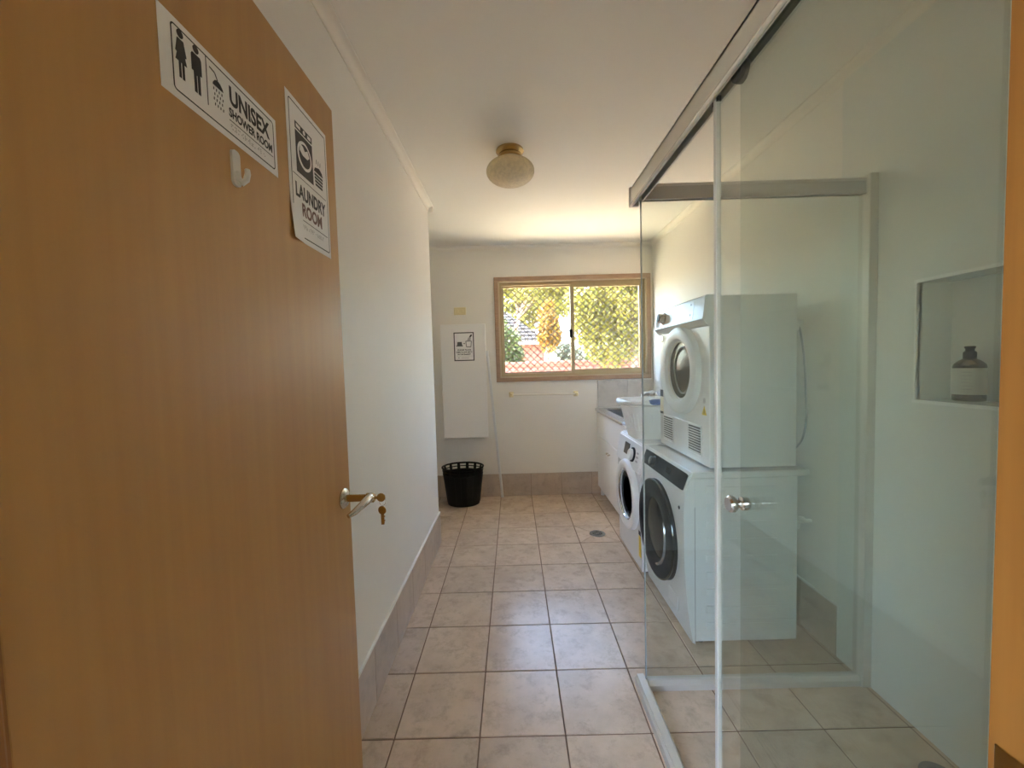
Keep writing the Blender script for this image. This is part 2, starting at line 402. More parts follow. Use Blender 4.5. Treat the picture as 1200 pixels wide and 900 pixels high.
bm = tube(B(), [(kc.x+.022+.009*math.cos(a), HY+.002*math.sin(a), HZ-.012+.011*math.sin(a)) for a in [2*PI*i/20 for i in range(20)]], .0009, 6, True)
obj('ring', bm, CHROME, k, True)
bm = lathe(B(), [(.0125, -.0013), (.0125, .0013)], (kc.x+.021, HY-.004, HZ-.036), (.25, 1, 0), 18)
box(bm, kc.x+.017, kc.x+.0255, HY-.0052, HY-.0028, HZ-.078, HZ-.044)
for q in range(4): box(bm, kc.x+.0255, kc.x+.0255+.0018*(q % 2+.5), HY-.0052, HY-.0028, HZ-.074+.006*q, HZ-.070+.006*q)
obj('hanging_key', bm, BRASS, k)

# ------------------------------------------------------------------ printed signs
def text_mesh(body, size, bold=0.0, width=None, track=1.0):
    cu = bpy.data.curves.new('lettering', 'FONT'); cu.body = body; cu.size = size; cu.offset = bold; cu.extrude = .00015
    cu.align_x = 'LEFT'; cu.space_character = track; cu.resolution_u = 4
    o = bpy.data.objects.new('tmp', cu); C.objects.link(o)
    bpy.context.view_layer.update()
    me = bpy.data.meshes.new_from_object(o.evaluated_get(bpy.context.evaluated_depsgraph_get()))
    bpy.data.objects.remove(o); bpy.data.curves.remove(cu)
    xs = [v.co.x for v in me.vertices]; ys = [v.co.y for v in me.vertices]
    x0, x1, y0, y1 = min(xs), max(xs), min(ys), max(ys)
    for v in me.vertices:
        v.co.x = (v.co.x-x0)*((width/(x1-x0)) if width else 1); v.co.y = v.co.y-y0
    return me, y1-y0
def put_text(parent, body, u, v, h, w, material, z=.0011):
    me, hh = text_mesh(body, h*1.4, bold=h*.045)
    for q in me.vertices: q.co.y *= h/hh
    xs = [q.co.x for q in me.vertices]; sx = w/max(xs)
    for q in me.vertices: q.co.x *= sx
    me.materials.clear(); me.materials.append(material); me.name = 'lettering'
    o = link('lettering', me, parent, True); o.location = (u, v, z); return o
def flat(bm, poly, z0=.0009, z1=.0013): return prism(bm, poly, fXY, z0, z1)
def circ(cx, cy, r, n=20, ry=None): return [(cx+r*math.cos(2*PI*i/n), cy+(ry or r)*math.sin(2*PI*i/n)) for i in range(n)]
def strip(p, q, w):
    a = Vector(p); b = Vector(q); n = (b-a).normalized(); t = Vector((-n.y, n.x))*w/2
    return [tuple(a-t), tuple(b-t), tuple(b+t), tuple(a+t)]
def border(bm, x0, x1, y0, y1, r, w):
    O = rr(x0, x1, y0, y1, r); I = rr(x0+w, x1-w, y0+w, y1-w, max(r-w, .0004)); n = len(O)
    for z in (.0013,):
        A = [bm.verts.new((*p, z)) for p in O]; D = [bm.verts.new((*p, z)) for p in I]
        for i in range(n): bm.faces.new((A[i], A[(i+1) % n], D[(i+1) % n], D[i]))
    return bm
def sign_empty(name, origin, facing, label):
    e = thing(name, origin, label, 'sign')
    e.rotation_euler = (Matrix(((0, 0, 1), (1, 0, 0), (0, 1, 0))) if facing == 'X' else Matrix(((1, 0, 0), (0, 0, -1), (0, 1, 0)))).to_euler()
    return e
def sheet(parent, w, h, curl=0.0):
    bm = B(); nx, ny = 10, 8; rows = []
    for j in range(ny+1):
        rows.append([bm.verts.new((w*i/nx, h*j/ny, .0004+curl*max(0, (.3-i/nx))*max(0, .26-j/ny)*8)) for i in range(nx+1)])
    for j in range(ny):
        for i in range(nx): bm.faces.new((rows[j][i], rows[j][i+1], rows[j+1][i+1], rows[j+1][i]))
    r = bmesh.ops.extrude_face_region(bm, geom=list(bm.faces))
    for v in r['geom']:
        if isinstance(v, bmesh.types.BMVert): v.co.z += .0004
    return obj('paper', bm, PAPER, parent, local=True)
def braille(bm, u0, u1, v, r=.0013):
    u = u0
    while u < u1:
        for i in range(2):
            for j in range(3):
                if random.random() < .5: flat(bm, circ(u+i*.0035, v-j*.0035, r, 6))
        u += .0095
    return bm

SW, SH = .292, .121
sg = sign_empty('door_sign', (DF, .605, 1.717), 'X', 'white landscape sign reading UNISEX SHOWER ROOM stuck on the open door')
sheet(sg, SW, SH)
obj('border', border(B(), .022, SW-.010, .011, SH-.010, .007, .0024), INK, sg, local=True)
bm = B()                                                  # woman and man
flat(bm, circ(.040, .103, .0062, 16)); flat(bm, [(.034, .095), (.046, .095), (.0505, .073), (.0475, .072), (.0445, .084), (.0505, .060), (.029, .060), (.0355, .084), (.0325, .072), (.0295, .073)])
flat(bm, strip((.0368, .061), (.0368, .036), .0042)); flat(bm, strip((.0432, .061), (.0432, .036), .0042))
flat(bm, circ(.071, .103, .0062, 16)); flat(bm, [(.063, .095), (.079, .095), (.0815, .091), (.0815, .066), (.078, .066), (.078, .087), (.0773, .034), (.072, .034), (.072, .062), (.070, .062), (.070, .034), (.0647, .034), (.064, .087), (.064, .066), (.0605, .066), (.0605, .091)])
obj('figures', bm, INK, sg, local=True)
bm = B(); flat(bm, strip((.0925, .109), (.0925, .030), .0016))
flat(bm, strip((.100, .0975), (.112, .0955), .0022)); flat(bm, strip((.112, .0955), (.118, .086), .0022))
flat(bm, [(.106, .074), (.131, .074), (.130, .078), (.124, .084), (.118, .086), (.112, .084), (.107, .078)])
for q in range(4):
    for p in range(4): flat(bm, strip((.108+p*.0065+(q % 2)*.002, .070-q*.0085), (.1075+p*.0065+(q % 2)*.002, .0655-q*.0085), .0017))
obj('shower_symbol', bm, INK, sg, local=True)
put_text(sg, 'UNISEX', .147, .066, .033, .120, INK)
put_text(sg, 'SHOWER ROOM', .144, .043, .0165, .130, INK)
bm = flat(B(), strip((.144, .0365), (.276, .0365), .0012)); obj('rule', bm, INK, sg, local=True)
obj('braille', braille(B(), .148, .250, .030), INKG, sg, local=True)

LW, LH = .199, .335
sg = sign_empty('door_sign', (DF, .942, 1.606), 'X', 'white portrait sign reading LAUNDRY ROOM with a curling edge on the open door')
sheet(sg, LW, LH, curl=.012)
obj('border', border(B(), .011, LW-.008, .012, LH-.012, .006, .0026), INK, sg, local=True)
bm = B()
flat(bm, [(.036, .165), (.116, .165), (.116, .262), (.036, .262)]); flat(bm, [(.036, .266), (.116, .266), (.116, .282), (.036, .282)])
wm = obj('machine_symbol', bm, INK, sg, local=True)
bm = B(); flat(bm, circ(.076, .216, .034, 28), .0013, .0016); flat(bm, [(.041, .270), (.060, .270), (.060, .278), (.041, .278)], .0013, .0016)
flat(bm, circ(.078, .274, .0055, 12), .0013, .0016); flat(bm, [(.094, .270), (.110, .270), (.110, .278), (.094, .278)], .0013, .0016)
obj('machine_window', bm, PAPER, wm, local=True)
bm = B(); flat(bm, circ(.076, .216, .027, 28), .0016, .0019); obj('machine_glass', bm, INK, wm, local=True)
bm = B(); flat(bm, [(.052, .222), (.056, .238), (.068, .236), (.076, .228), (.090, .236), (.098, .222), (.088, .214), (.066, .214)], .0019, .0022); obj('machine_washing', bm, PAPER, wm, local=True)
bm = B()
flat(bm, [(.122, .206), (.128, .216), (.138, .219), (.150, .222), (.164, .216), (.170, .206)])
for q in range(4): flat(bm, strip((.124+q*.001, .199-q*.0085), (.168-q*.001, .199-q*.0085), .0058))
for q in range(3): flat(bm, strip((.136+q*.010, .228), (.138+q*.010, .240), .0014))
obj('basket_symbol', bm, INK, sg, local=True)
for a, b_ in (((.018, .155), (.182, .152)), ((.022, .056), (.182, .053))): obj('rule', flat(B(), strip(a, b_, .0014)), INK, sg, local=True)
put_text(sg, 'LAUNDRY', .026, .104, .034, .150, INK)
put_text(sg, 'ROOM', .052, .065, .032, .100, INKR)
obj('braille', braille(B(), .040, .160, .044), INKG, sg, local=True)

hk = thing('adhesive_hook', (DF, .762, 1.635), 'small white plastic hook stuck below the shower room sign', 'hook')
bm = B(); prism(bm, rr(.745, .766, 1.638, 1.702, .008), fYZ, DF, DF+.005)
obj('back_plate', bm, WHITEP, hk)
bm = tube(B(), [(DF+.003, .756, 1.664), (DF+.006, .757, 1.650), (DF+.011, .760, 1.646), (DF+.016, .763, 1.652), (DF+.018, .765, 1.664), (DF+.017, .766, 1.672)], [.0055, .006, .006, .0055, .005, .0045], 10)
obj('prong', bm, WHITEP, hk, True)

# ------------------------------------------------------------------ far wall: window
w = tag(thing('window_1', (.595, YF, WZ0), 'sliding window with two panes in a timber surround', 'window'), kind='structure')
A0, A1, AZ0, AZ1 = -.162, 1.348, 1.128, 2.140
for nm, q in (('architrave', (A0, A1, AZ1-.040, AZ1)), ('architrave', (A0, A1, AZ0, AZ0+.040)), ('architrave', (A0, A0+.038, AZ0+.040, AZ1-.040)), ('architrave', (A1-.038, A1, AZ0+.040, AZ1-.040))):
    obj(nm, bx(q[0], q[1], YF-.016, YF+.001, q[2], q[3], bev=.004), ARCHW, w)
t = .012; y0r, y1r = YF-.012, YF+.115
for q in ((WX0, WX1, WZ1-t, WZ1), (WX0, WX1, WZ0, WZ0+t), (WX0, WX0+t, WZ0+t, WZ1-t), (WX1-t, WX1, WZ0+t, WZ1-t)):
    obj('reveal', bx(q[0], q[1], y0r+.002, y1r, q[2], q[3]), mat('reveal_paint', (.52, .42, .27), .4), w)
FX0, FX1, FZ0, FZ1 = WX0+t, WX1-t, WZ0+t, WZ1-t
f0, f1 = YF+.035, YF+.095
fb = B()
for q in ((FX0, FX1, FZ1-.030, FZ1), (FX0, FX1, FZ0, FZ0+.028), (FX0, FX0+.024, FZ0+.028, FZ1-.030), (FX1-.024, FX1, FZ0+.028, FZ1-.030)):
    box(fb, q[0], q[1], f0, f1, q[2], q[3], bev=.002)
obj('window_frame', fb, GOLDAL, w)
mid = (FX0+FX1)/2 - .005
def sash(x0, x1, ya, yb, z0, z1, s):
    sb = B()
    for q in ((x0, x1, z1-s, z1), (x0, x1, z0, z0+s), (x0, x0+s, z0+s, z1-s), (x1-s, x1, z0+s, z1-s)): box(sb, q[0], q[1], ya, yb, q[2], q[3], bev=.0015)
    o = obj('sash', sb, GOLDAL, w)
    obj('pane', bx(x0+s, x1-s, (ya+yb)/2-.002, (ya+yb)/2+.002, z0+s, z1-s), PANE, o)
    return o
sl = sash(FX0+.018, mid+.020, f0+.034, f0+.056, FZ0+.022, FZ1-.024, .020)
sr = sash(mid-.012, FX1-.016, f0+.006, f0+.030, FZ0+.020, FZ1-.022, .036)
lt = obj('latch', bx(mid-.026, mid+.002, f0-.012, f0+.012, 1.545, 1.625, bev=.005), BLACKP, sr)
# security grille outside the glass
gr = thing('security_grille', ((FX0+FX1)/2, YF+.135, FZ0), 'diamond mesh security grille outside the laundry window', 'grille')
gy = YF+.135
gx0, gx1, gz0, gz1 = FX0-.02, FX1+.02, FZ0-.02, FZ1+.02
pitch = .071
def clipline(c, s):
    """line z = gz0 + s*(x - c) cut to the grille rectangle"""
    P = []
    for x in (gx0, gx1):
        z = gz0+s*(x-c)
        if gz0 <= z <= gz1: P.append((x, z))
    for z in (gz0, gz1):
        x = c+(z-gz0)/s
        if gx0 < x < gx1: P.append((x, z))
    return P[:2] if len(P) >= 2 else None
for s in (.95, -.95):
    c = gx0-1.2 if s > 0 else gx0-.02
    while c < gx1+1.2:
        P = clipline(c, s)
        if P and (Vector(P[0])-Vector(P[1])).length > .03:
            yo = gy+(.0048 if s > 0 else -.0048)
            obj('grille_bar', tube(B(), [(P[0][0], yo, P[0][1]), (P[1][0], yo, P[1][1])], .0048, 6), GRILLE, gr)
        c += pitch
for q in ((gx0-.01, gx1+.01, gz1, gz1+.02), (gx0-.01, gx1+.01, gz0-.02, gz0), (gx0-.02, gx0, gz0-.02, gz1+.02), (gx1, gx1+.02, gz0-.02, gz1+.02)):
    obj('grille_frame', bx(q[0], q[1], gy-.01, gy+.01, q[2], q[3]), GRILLE, gr)

# towel rail
tr_ = thing('towel_rail', (.293, YF, .99), 'slim cream towel rail on the wall under the window', 'towel rail')
obj('bar', tube(B(), [(-.02, YF-.055, 1.003), (.606, YF-.055, .996)], .0085, 12), CREAMP, tr_, True)
for x, z in ((-.022, 1.003), (.608, .996)):
    bm = B(); box(bm, x-.022, x+.022, YF-.012, YF, z-.026, z+.026, bev=.005)
    lathe(bm, [(.019, 0), (.015, .03), (.017, .05), (.012, .066)], (x, YF-.010, z), (0, -1, 0), 16)
    obj('bracket', bm, IVORY, tr_, True)

# wall switch, ironing board cabinet, notice, rod, bin
sw = thing('light_switch', (-.498, YF, 1.827), 'yellowed plastic switch plate high on the far wall', 'switch')
obj('plate', bx(-.556, -.440, YF-.010, YF, 1.790, 1.862, bev=.004), IVORY, sw)
for q in (-.53, -.482): obj('rocker', bx(q, q+.018, YF-.015, YF-.009, 1.812, 1.842, bev=.002), IVORY, sw)
ib = thing('ironing_board_cabinet', (-.468, YF, .60), 'tall narrow white cabinet mounted on the far wall above the black basket', 'cabinet')
obj('body', bx(-.680, -.264, YF-.065, YF, .606, 1.69, bev=.002), WHITES, ib)
obj('door', bx(-.682, -.254, YF-.085, YF-.067, .603, 1.692, bev=.003), WHITES, ib)
sg = sign_empty('notice', (-.556, YF-.085, 1.344), 'Y', 'small black bordered notice reading PLEASE PLACE USED FLOOR MATS IN THE BASKET')
nw, nh = .192, .271
sheet(sg, nw, nh)
obj('border', border(B(), 0, nw, 0, nh, .001, .009), INK, sg, local=True)
bm = B(); flat(bm, [(.030, .146), (.034, .180), (.074, .180), (.080, .146)]); flat(bm, [(.022, .138), (.086, .138), (.086, .146), (.022, .146)])
flat(bm, strip((.090, .164), (.103, .164), .006)); flat(bm, [(.100, .157), (.108, .164), (.100, .171)])
obj('mat_symbol', bm, mat('print_dark_grey', (.13, .13, .13), .6), sg, local=True)
bm = B()
for a, b_, ww in (((.114, .186), (.119, .132), .006), ((.167, .186), (.162, .132), .006), ((.119, .132), (.162, .132), .006), ((.112, .186), (.169, .186), .006)): flat(bm, strip(a, b_, ww))
obj('basket_symbol', bm, MATS['print_dark_grey'], sg, local=True)
bm = B(); flat(bm, [(.124, .186), (.158, .186), (.164, .218), (.152, .226), (.138, .216)]); obj('towel_symbol', bm, INKG, sg, local=True)
bm = B(); flat(bm, [(.146, .224), (.156, .218), (.176, .240), (.172, .250), (.160, .246)]); obj('hand_symbol', bm, INK, sg, local=True)
put_text(sg, 'PLEASE PLACE', .034, .097, .0135, .128, INK)
put_text(sg, 'USED FLOOR MATS', .021, .076, .0135, .152, INK)
put_text(sg, 'IN THE BASKET', .034, .055, .0135, .124, INK)
for q in (.120, .044): obj('rule', flat(B(), strip((.022, q), (.170, q), .0015)), INKG, sg, local=True)
obj('footer_dot', flat(B(), circ(.044, .028, .006, 10)), INKG, sg, local=True)
obj('footer_line', flat(B(), strip((.068, .028), (.140, .028), .004)), INKG, sg, local=True)
rod = thing('white_rod', (-.135, 3.885, 0), 'long thin white rod leaning against the far wall beside the cabinet', 'rod')
obj('shaft', tube(B(), [(-.135, 3.885, .003), (-.244, 3.912, 1.408)], .0125, 12), WHITEP, rod, True)
obj('end_cap', tube(B(), [(-.244, 3.912, 1.405), (-.2463, 3.9126, 1.435)], .0140, 12), WHITEP, rod, True)

def black_basket():
    cx, cy, H = -.497, 3.752, .355
    e = thing('laundry_bin', (cx, cy, 0), 'black slatted plastic laundry bin on the floor by the far wall', 'bin')
    A = lambda z: .148+.046*(z/H); Bb = lambda z: .125+.038*(z/H)
    pt = lambda a, z, s=1: (cx+A(z)*s*math.cos(a), cy+Bb(z)*s*math.sin(a), z)
    bm = B(); seg = 48                                     # solid lower body wall + floor
    rings = []
    for s, z in ((.01, .004), (1, .004), (1, .288), (.972, .288), (.97, .012), (.01, .012)):
        rings.append([bm.verts.new(pt(2*PI*i/seg, z, s)) for i in range(seg)])
    for p, q in zip(rings, rings[1:]):
        for i in range(seg): bm.faces.new((p[i], p[(i+1) % seg], q[(i+1) % seg], q[i]))
    bm.faces.new(rings[0]); bm.faces.new(rings[-1])
    obj('body', bm, BLACKP, e, True)
    bm = B()
    for z, r in ((.350, .0085), (.320, .0045), (.290, .006)):
        tube(bm, [pt(2*PI*i/seg, z, .99) for i in range(seg)], r, 8, True)
    obj('rim', bm, BLACKP, e, True)
    for i in range(14):
        a = 2*PI*i/14+.1; b_ = .085
        bm = B(); n = [bm.verts.new(p) for p in (pt(a-b_, .28, .975), pt(a+b_, .28, .975), pt(a+b_*.8, .352, .978), pt(a-b_*.8, .352, .978), pt(a-b_, .28, 1), pt(a+b_, .28, 1), pt(a+b_*.8, .352, 1.0), pt(a-b_*.8, .352, 1.0))]
        for q in ((0, 1, 2, 3), (4, 7, 6, 5), (0, 4, 5, 1), (1, 5, 6, 2), (2, 6, 7, 3), (3, 7, 4, 0)): bm.faces.new([n[x] for x in q])
        obj('slat', bm, BLACKP, e)
    for i in range(20):
        a = 2*PI*i/20
        obj('body_rib', tube(B(), [pt(a, .02, 1.0), pt(a, .288, 1.0)], .0035, 6), BLACKP, e)
black_basket()

# ------------------------------------------------------------------ ceiling light
cl = thing('ceiling_light', (.015, 2.20, ZC), 'round crackle glass ceiling light on a brass collar', 'ceiling light')
obj('collar', lathe(B(), [(.072, 0), (.074, .010), (.066, .018), (.060, .024), (.064, .034), (.066, .044), (.058, .050)], (.015, 2.20, ZC), (0, 0, -1), 40), BRASS, cl, True)
pr = [(.055, .040)] + [(.128*math.sin(a), .112-.068*math.cos(a)) for a in [math.radians(x) for x in range(32, 180, 9)]] + [(.002, .180)]
obj('globe', lathe(B(), pr, (.015, 2.20, ZC), (0, 0, -1), 48), LENS, cl, True)

# ------------------------------------------------------------------ laundry tub cabinet
tb = thing('tub_cabinet', (1.08, 3.44, 0), 'white laundry tub cabinet in the far right corner', 'cabinet')
ty0, ty1 = 2.965, YF-.013
obj('side_panel', bx(.826, XR-.014, ty0, ty0+.016, .09, .822), WHITES, tb)
obj('side_panel', bx(.826, XR-.014, ty1-.016, ty1, .09, .822), WHITES, tb)
obj('bottom_panel', bx(.826, XR-.014, ty0+.016, ty1-.016, .09, .106), WHITES, tb)
obj('toe_kick', bx(.87, XR-.014, ty0+.01, ty1, .0, .09), WHITES, tb)
obj('fascia', bx(.810, .826, ty0, ty1, .592, .820, bev=.002), WHITES, tb)
mm = (ty0+ty1)/2
for a, b_ in ((ty0, mm-.0015), (mm+.0015, ty1)):
    dd = obj('door', bx(.810, .826, a, b_, .085, .588, bev=.002), WHITES, tb)
    obj('knob', lathe(B(), [(.006, 0), (.006, .01), (.011, .016), (.008, .022)], (.810, (b_-.03) if b_ < mm else a+.03, .50), (-1, 0, 0), 14), SATIN, dd, True)
for y in (ty0+.04, ty1-.04): obj('foot', lathe(B(), [(.018, 0), (.018, .09)], (.845, y, 0), (0, 0, 1), 12), WHITEP, tb)
tp = thing('laundry_tub', (1.08, 3.44, .82), 'stainless steel laundry tub top with a sunken bowl', 'sink')
bx0, bx1, by0, by1 = .865, 1.255, 3.20, 3.80
obj('rim_top', holed(B(), .792, XR-.013, ty0, ty1, (bx0, bx1, by0, by1), lambda bm, a, b, c, d: box(bm, a, b, c, d, .824, .850, bev=.003)), STEEL, tp)
bm = B()
for q in ((bx0, bx1, by0, by0+.006), (bx0, bx1, by1-.006, by1), (bx0, bx0+.006, by0, by1), (bx1-.006, bx1, by0, by1)): box(bm, q[0], q[1], q[2], q[3], .62, .848)
box(bm, bx0, bx1, by0, by1, .615, .622)
obj('bowl', bm, STEEL, tp)
tp2 = thing('wall_tap', (XR-.012, 3.80, .96), 'chrome laundry tap with two handles above the tub', 'tap')
obj('spout', tube(B(), [(XR-.010, 3.79, 1.000), (XR-.06, 3.79, 1.005), (XR-.13, 3.79, .998), (XR-.165, 3.79, .975), (XR-.168, 3.79, .95)], .013, 12), CHROME, tp2, True)
for y in (3.68, 3.89):
    bm = lathe(B(), [(.026, 0), (.024, .008), (.013, .012), (.013, .045)], (XR-.010, y, .985), (-1, 0, 0), 18)
    obj('valve', bm, CHROME, tp2, True)
    bm = B()
    for a in (.4, .4+PI/2): tube(bm, [(XR-.062, y+.034*math.cos(a), .985+.034*math.sin(a)), (XR-.062, y-.034*math.cos(a), .985-.034*math.sin(a))], .0075, 8)
    lathe(bm, [(.013, 0), (.013, .016)], (XR-.052, y, .985), (-1, 0, 0), 14)
    obj('handle', bm, CHROME, tp2, True)

# ------------------------------------------------------------------ washing machines and dryer
def spline(P, n=6):
    out = []
    for i in range(len(P)-1):
        p0, p1, p2, p3 = Vector(P[max(i-1, 0)]), Vector(P[i]), Vector(P[i+1]), Vector(P[min(i+2, len(P)-1)])
        for k in range(n):
            t = k/n
            out.append(tuple(.5*((2*p1)+(p2-p0)*t+(2*p0-5*p1+4*p2-p3)*t*t+(3*p1-p0-3*p2+p3)*t**3)))
    return out+[tuple(P[-1])]
def near_washer():
    y0, y1 = 1.765, 2.366
    e = thing('washing_machine', (1.02, (y0+y1)/2, 0), 'near white washing machine with black control panel and dark porthole door', 'washing machine', 'front load washing machines')
    obj('body', bx(.792, 1.249, y0+.001, y1-.001, .022, .768, bev=.004), WHITE, e)
    obj('top_lid', bx(.778, 1.302, y0-.002, y1+.002, .768, .797, bev=.007), WHITE, e)
    prof = spline([(.782, .012), (.762, .14), (.747, .32), (.742, .50), (.743, .62), (.749, .717)], 5) + [(.776, .790), (.791, .790), (.791, .012)]
    bm = prism(B(), prof, fXZ, y0, y1)
    bmesh.ops.bevel(bm, geom=[q for q in bm.edges if abs(q.verts[0].co.y-q.verts[1].co.y) < 1e-6 and all(v.co.x < .79 for v in q.verts)], offset=.006, segments=2, affect='EDGES')
    obj('front', bm, WHITE, e, True)
    for x in (.83, 1.2):
        for y in (y0+.05, y1-.05): obj('foot', lathe(B(), [(.022, 0), (.022, .012), (.012, .014), (.012, .024)], (x, y, 0), (0, 0, 1), 14), RUBBER, e)
    # slanted black control panel
    p0, p1 = Vector((.7485, 0, .706)), Vector((.7745, 0, .785)); n = Vector((-(p1-p0).z, 0, (p1-p0).x)).normalized()
    pan = B()
    def on(u, v, h=0): q = p0+(p1-p0)*v+n*h; return (q.x, u, q.z)
    outline = rr(0, 1, 0, 1, .06, 4)
    P = [(y0+.018+(y1-y0-.032)*(a*.985+.0), (b_*.94+.03) if True else 0) for a, b_ in outline]
    prism(pan, P, lambda p, t: on(p[0], p[1], t), -.001, .004)
    panel = obj('control_panel', pan, DGREY, e)
    ky = 2.185
    obj('dial', lathe(B(), [(.029, .002), (.029, .006), (.024, .008), (.023, .026), (.020, .028)], on(ky, .52), n, 28), BLACKG, panel, True)
    bm = B(); prism(bm, [(1.955, .38), (2.01, .38), (2.01, .68), (1.955, .68)], lambda p, t: on(p[0], p[1], t), .003, .0046); obj('display', bm, BLACKG, panel)
    # porthole door
    c = Vector((.744, 2.088, .420)); ax = Vector((-1, 0, .0))
    R = .252
    dr = obj('porthole_door', lathe(B(), [(R, -.02), (R, .014), (R*.985, .022), (R*.93, .028), (R*.70, .030), (R*.66, .026), (R*.62, .012)], c, ax, 56), DGREY, e, True)
    obj('porthole_glass', lathe(B(), [(R*.63, .010), (R*.56, .017), (R*.30, .024), (.002, .027)], c, ax, 48), DDOOR, dr, True)
    arc = [(c.x-.031, c.y+R*.70*math.cos(math.radians(a)), c.z+R*.70*math.sin(math.radians(a))) for a in range(150, 262, 8)]
    obj('door_handle', tube(B(), arc, [.004]+[.008]*(len(arc)-2)+[.004], 8), mat('handle_grey', (.34, .35, .37), .2, metal=.6), dr, True)
    obj('outer_ring', tube(B(), [(c.x-.018, c.y+R*.985*math.cos(2*PI*i/56), c.z+R*.985*math.sin(2*PI*i/56)) for i in range(56)], .006, 8, True), BLACKG, dr, True)
    obj('filter_flap', bx(.757, .764, 1.88, 1.99, .095, .165, bev=.003), WHITE, e)
    obj('logo_dot', lathe(B(), [(.008, 0), (.008, .003)], (.7435, 1.815, .624), (-1, 0, 0), 14), DGREY, e)
    for k in range(9):                                    # pressed ribs of the side panel
        z = .075+.078*k
        bm = B(); box(bm, .842, .895, y0-.0022, y0+.003, z, z+.036, bev=.002, seg=1); box(bm, .90, 1.16, y0-.0016, y0+.003, z+.006, z+.03, bev=.0015, seg=1)
        obj('side_rib', bm, WHITE, e)
    obj('side_seam', bx(.790, .793, y0-.0006, y0+.002, .02, .64), mat('seam_shadow_gap', (.35, .35, .34), .6), e)
near_washer()

def far_washer():
    y0, y1 = 2.383, 2.893
    e = thing('washing_machine', (1.0, (y0+y1)/2, 0), 'far white washing machine with white ring door carrying the laundry basket', 'washing machine', 'front load washing machines')
    obj('body', bx(.765, 1.26, y0, y1, .02, .776, bev=.006), WHITE, e)
    obj('top_lid', bx(.775, 1.30, y0, y1, .776, .800, bev=.008), WHITE, e)
    prof = [(.750, .02), (.744, .30), (.744, .615), (.766, .615), (.766, .02)]
    obj('front', prism(B(), prof, fXZ, y0+.001, y1-.001), WHITE, e)
    for x in (.80, 1.2):
        for y in (y0+.05, y1-.05): obj('foot', lathe(B(), [(.022, 0), (.022, .012), (.012, .014), (.012, .024)], (x, y, 0), (0, 0, 1), 14), RUBBER, e)
    p0, p1 = Vector((.731, 0, .622)), Vector((.764, 0, .788)); n = Vector((-(p1-p0).z, 0, (p1-p0).x)).normalized()
    def on(u, v, h=0): q = p0+(p1-p0)*v+n*h; return (q.x, u, q.z)
    bm = prism(B(), [(.731, .622), (.764, .788), (.78, .797), (.80, .797), (.80, .612), (.738, .612)], fXZ, y0+.001, y1+.004)
    bmesh.ops.bevel(bm, geom=list(bm.edges), offset=.006, segments=2, affect='EDGES', clamp_overlap=True)
    panel = obj('control_panel', bm, WHITEP, e, True)
    bm = prism(B(), [(2.625, .36), (2.725, .36), (2.725, .80), (2.625, .80)], lambda p, t: on(p[0], p[1], t), .0, .004); obj('display', bm, BLACKG, panel)
    obj('dial_ring', lathe(B(), [(.046, .0), (.046, .008), (.040, .010)], on(2.535, .50), n, 32), DGREY, panel, True)
    obj('dial', lathe(B(), [(.036, .004), (.035, .026), (.030, .030)], on(2.535, .50), n, 28), WHITEP, panel, True)
    for v in (.35, .5, .65): obj('button', prism(B(), [(2.435, v-.03), (2.465, v-.03), (2.465, v+.03), (2.435, v+.03)], lambda p, t: on(p[0], p[1], t), .0, .003), INKG, panel)
    c = Vector((.745, 2.627, .425)); R = .228
    dr = obj('porthole_door', lathe(B(), [(R, -.01), (R*1.0, .010), (R*.97, .028), (R*.90, .036), (R*.78, .034), (R*.70, .022), (R*.68, .006)], c, (-1, 0, 0), 56), WHITEP, e, True)
    obj('porthole_glass', lathe(B(), [(R*.70, .006), (R*.62, .012), (R*.4, .0), (.002, -.006)], c, (-1, 0, 0), 48), DDOOR, dr, True)
    obj('glass_rim', tube(B(), [(c.x-.022, c.y+R*.70*math.cos(2*PI*i/48), c.z+R*.70*math.sin(2*PI*i/48)) for i in range(48)], .006, 8, True), CHROME, dr, True)
    obj('door_latch', bx(c.x-.03, c.x-.002, c.y-R*.74, c.y-R*.70, c.z-.03, c.z+.03, bev=.002), DGREY, dr)
    st = obj('energy_sticker', bx(.7455, .7470, y0+.008, y0+.050, .10, .30), YELLOWS, e)
    obj('sticker_band', bx(.7448, .7460, y0+.008, y0+.050, .235, .275), INK, st)
far_washer()

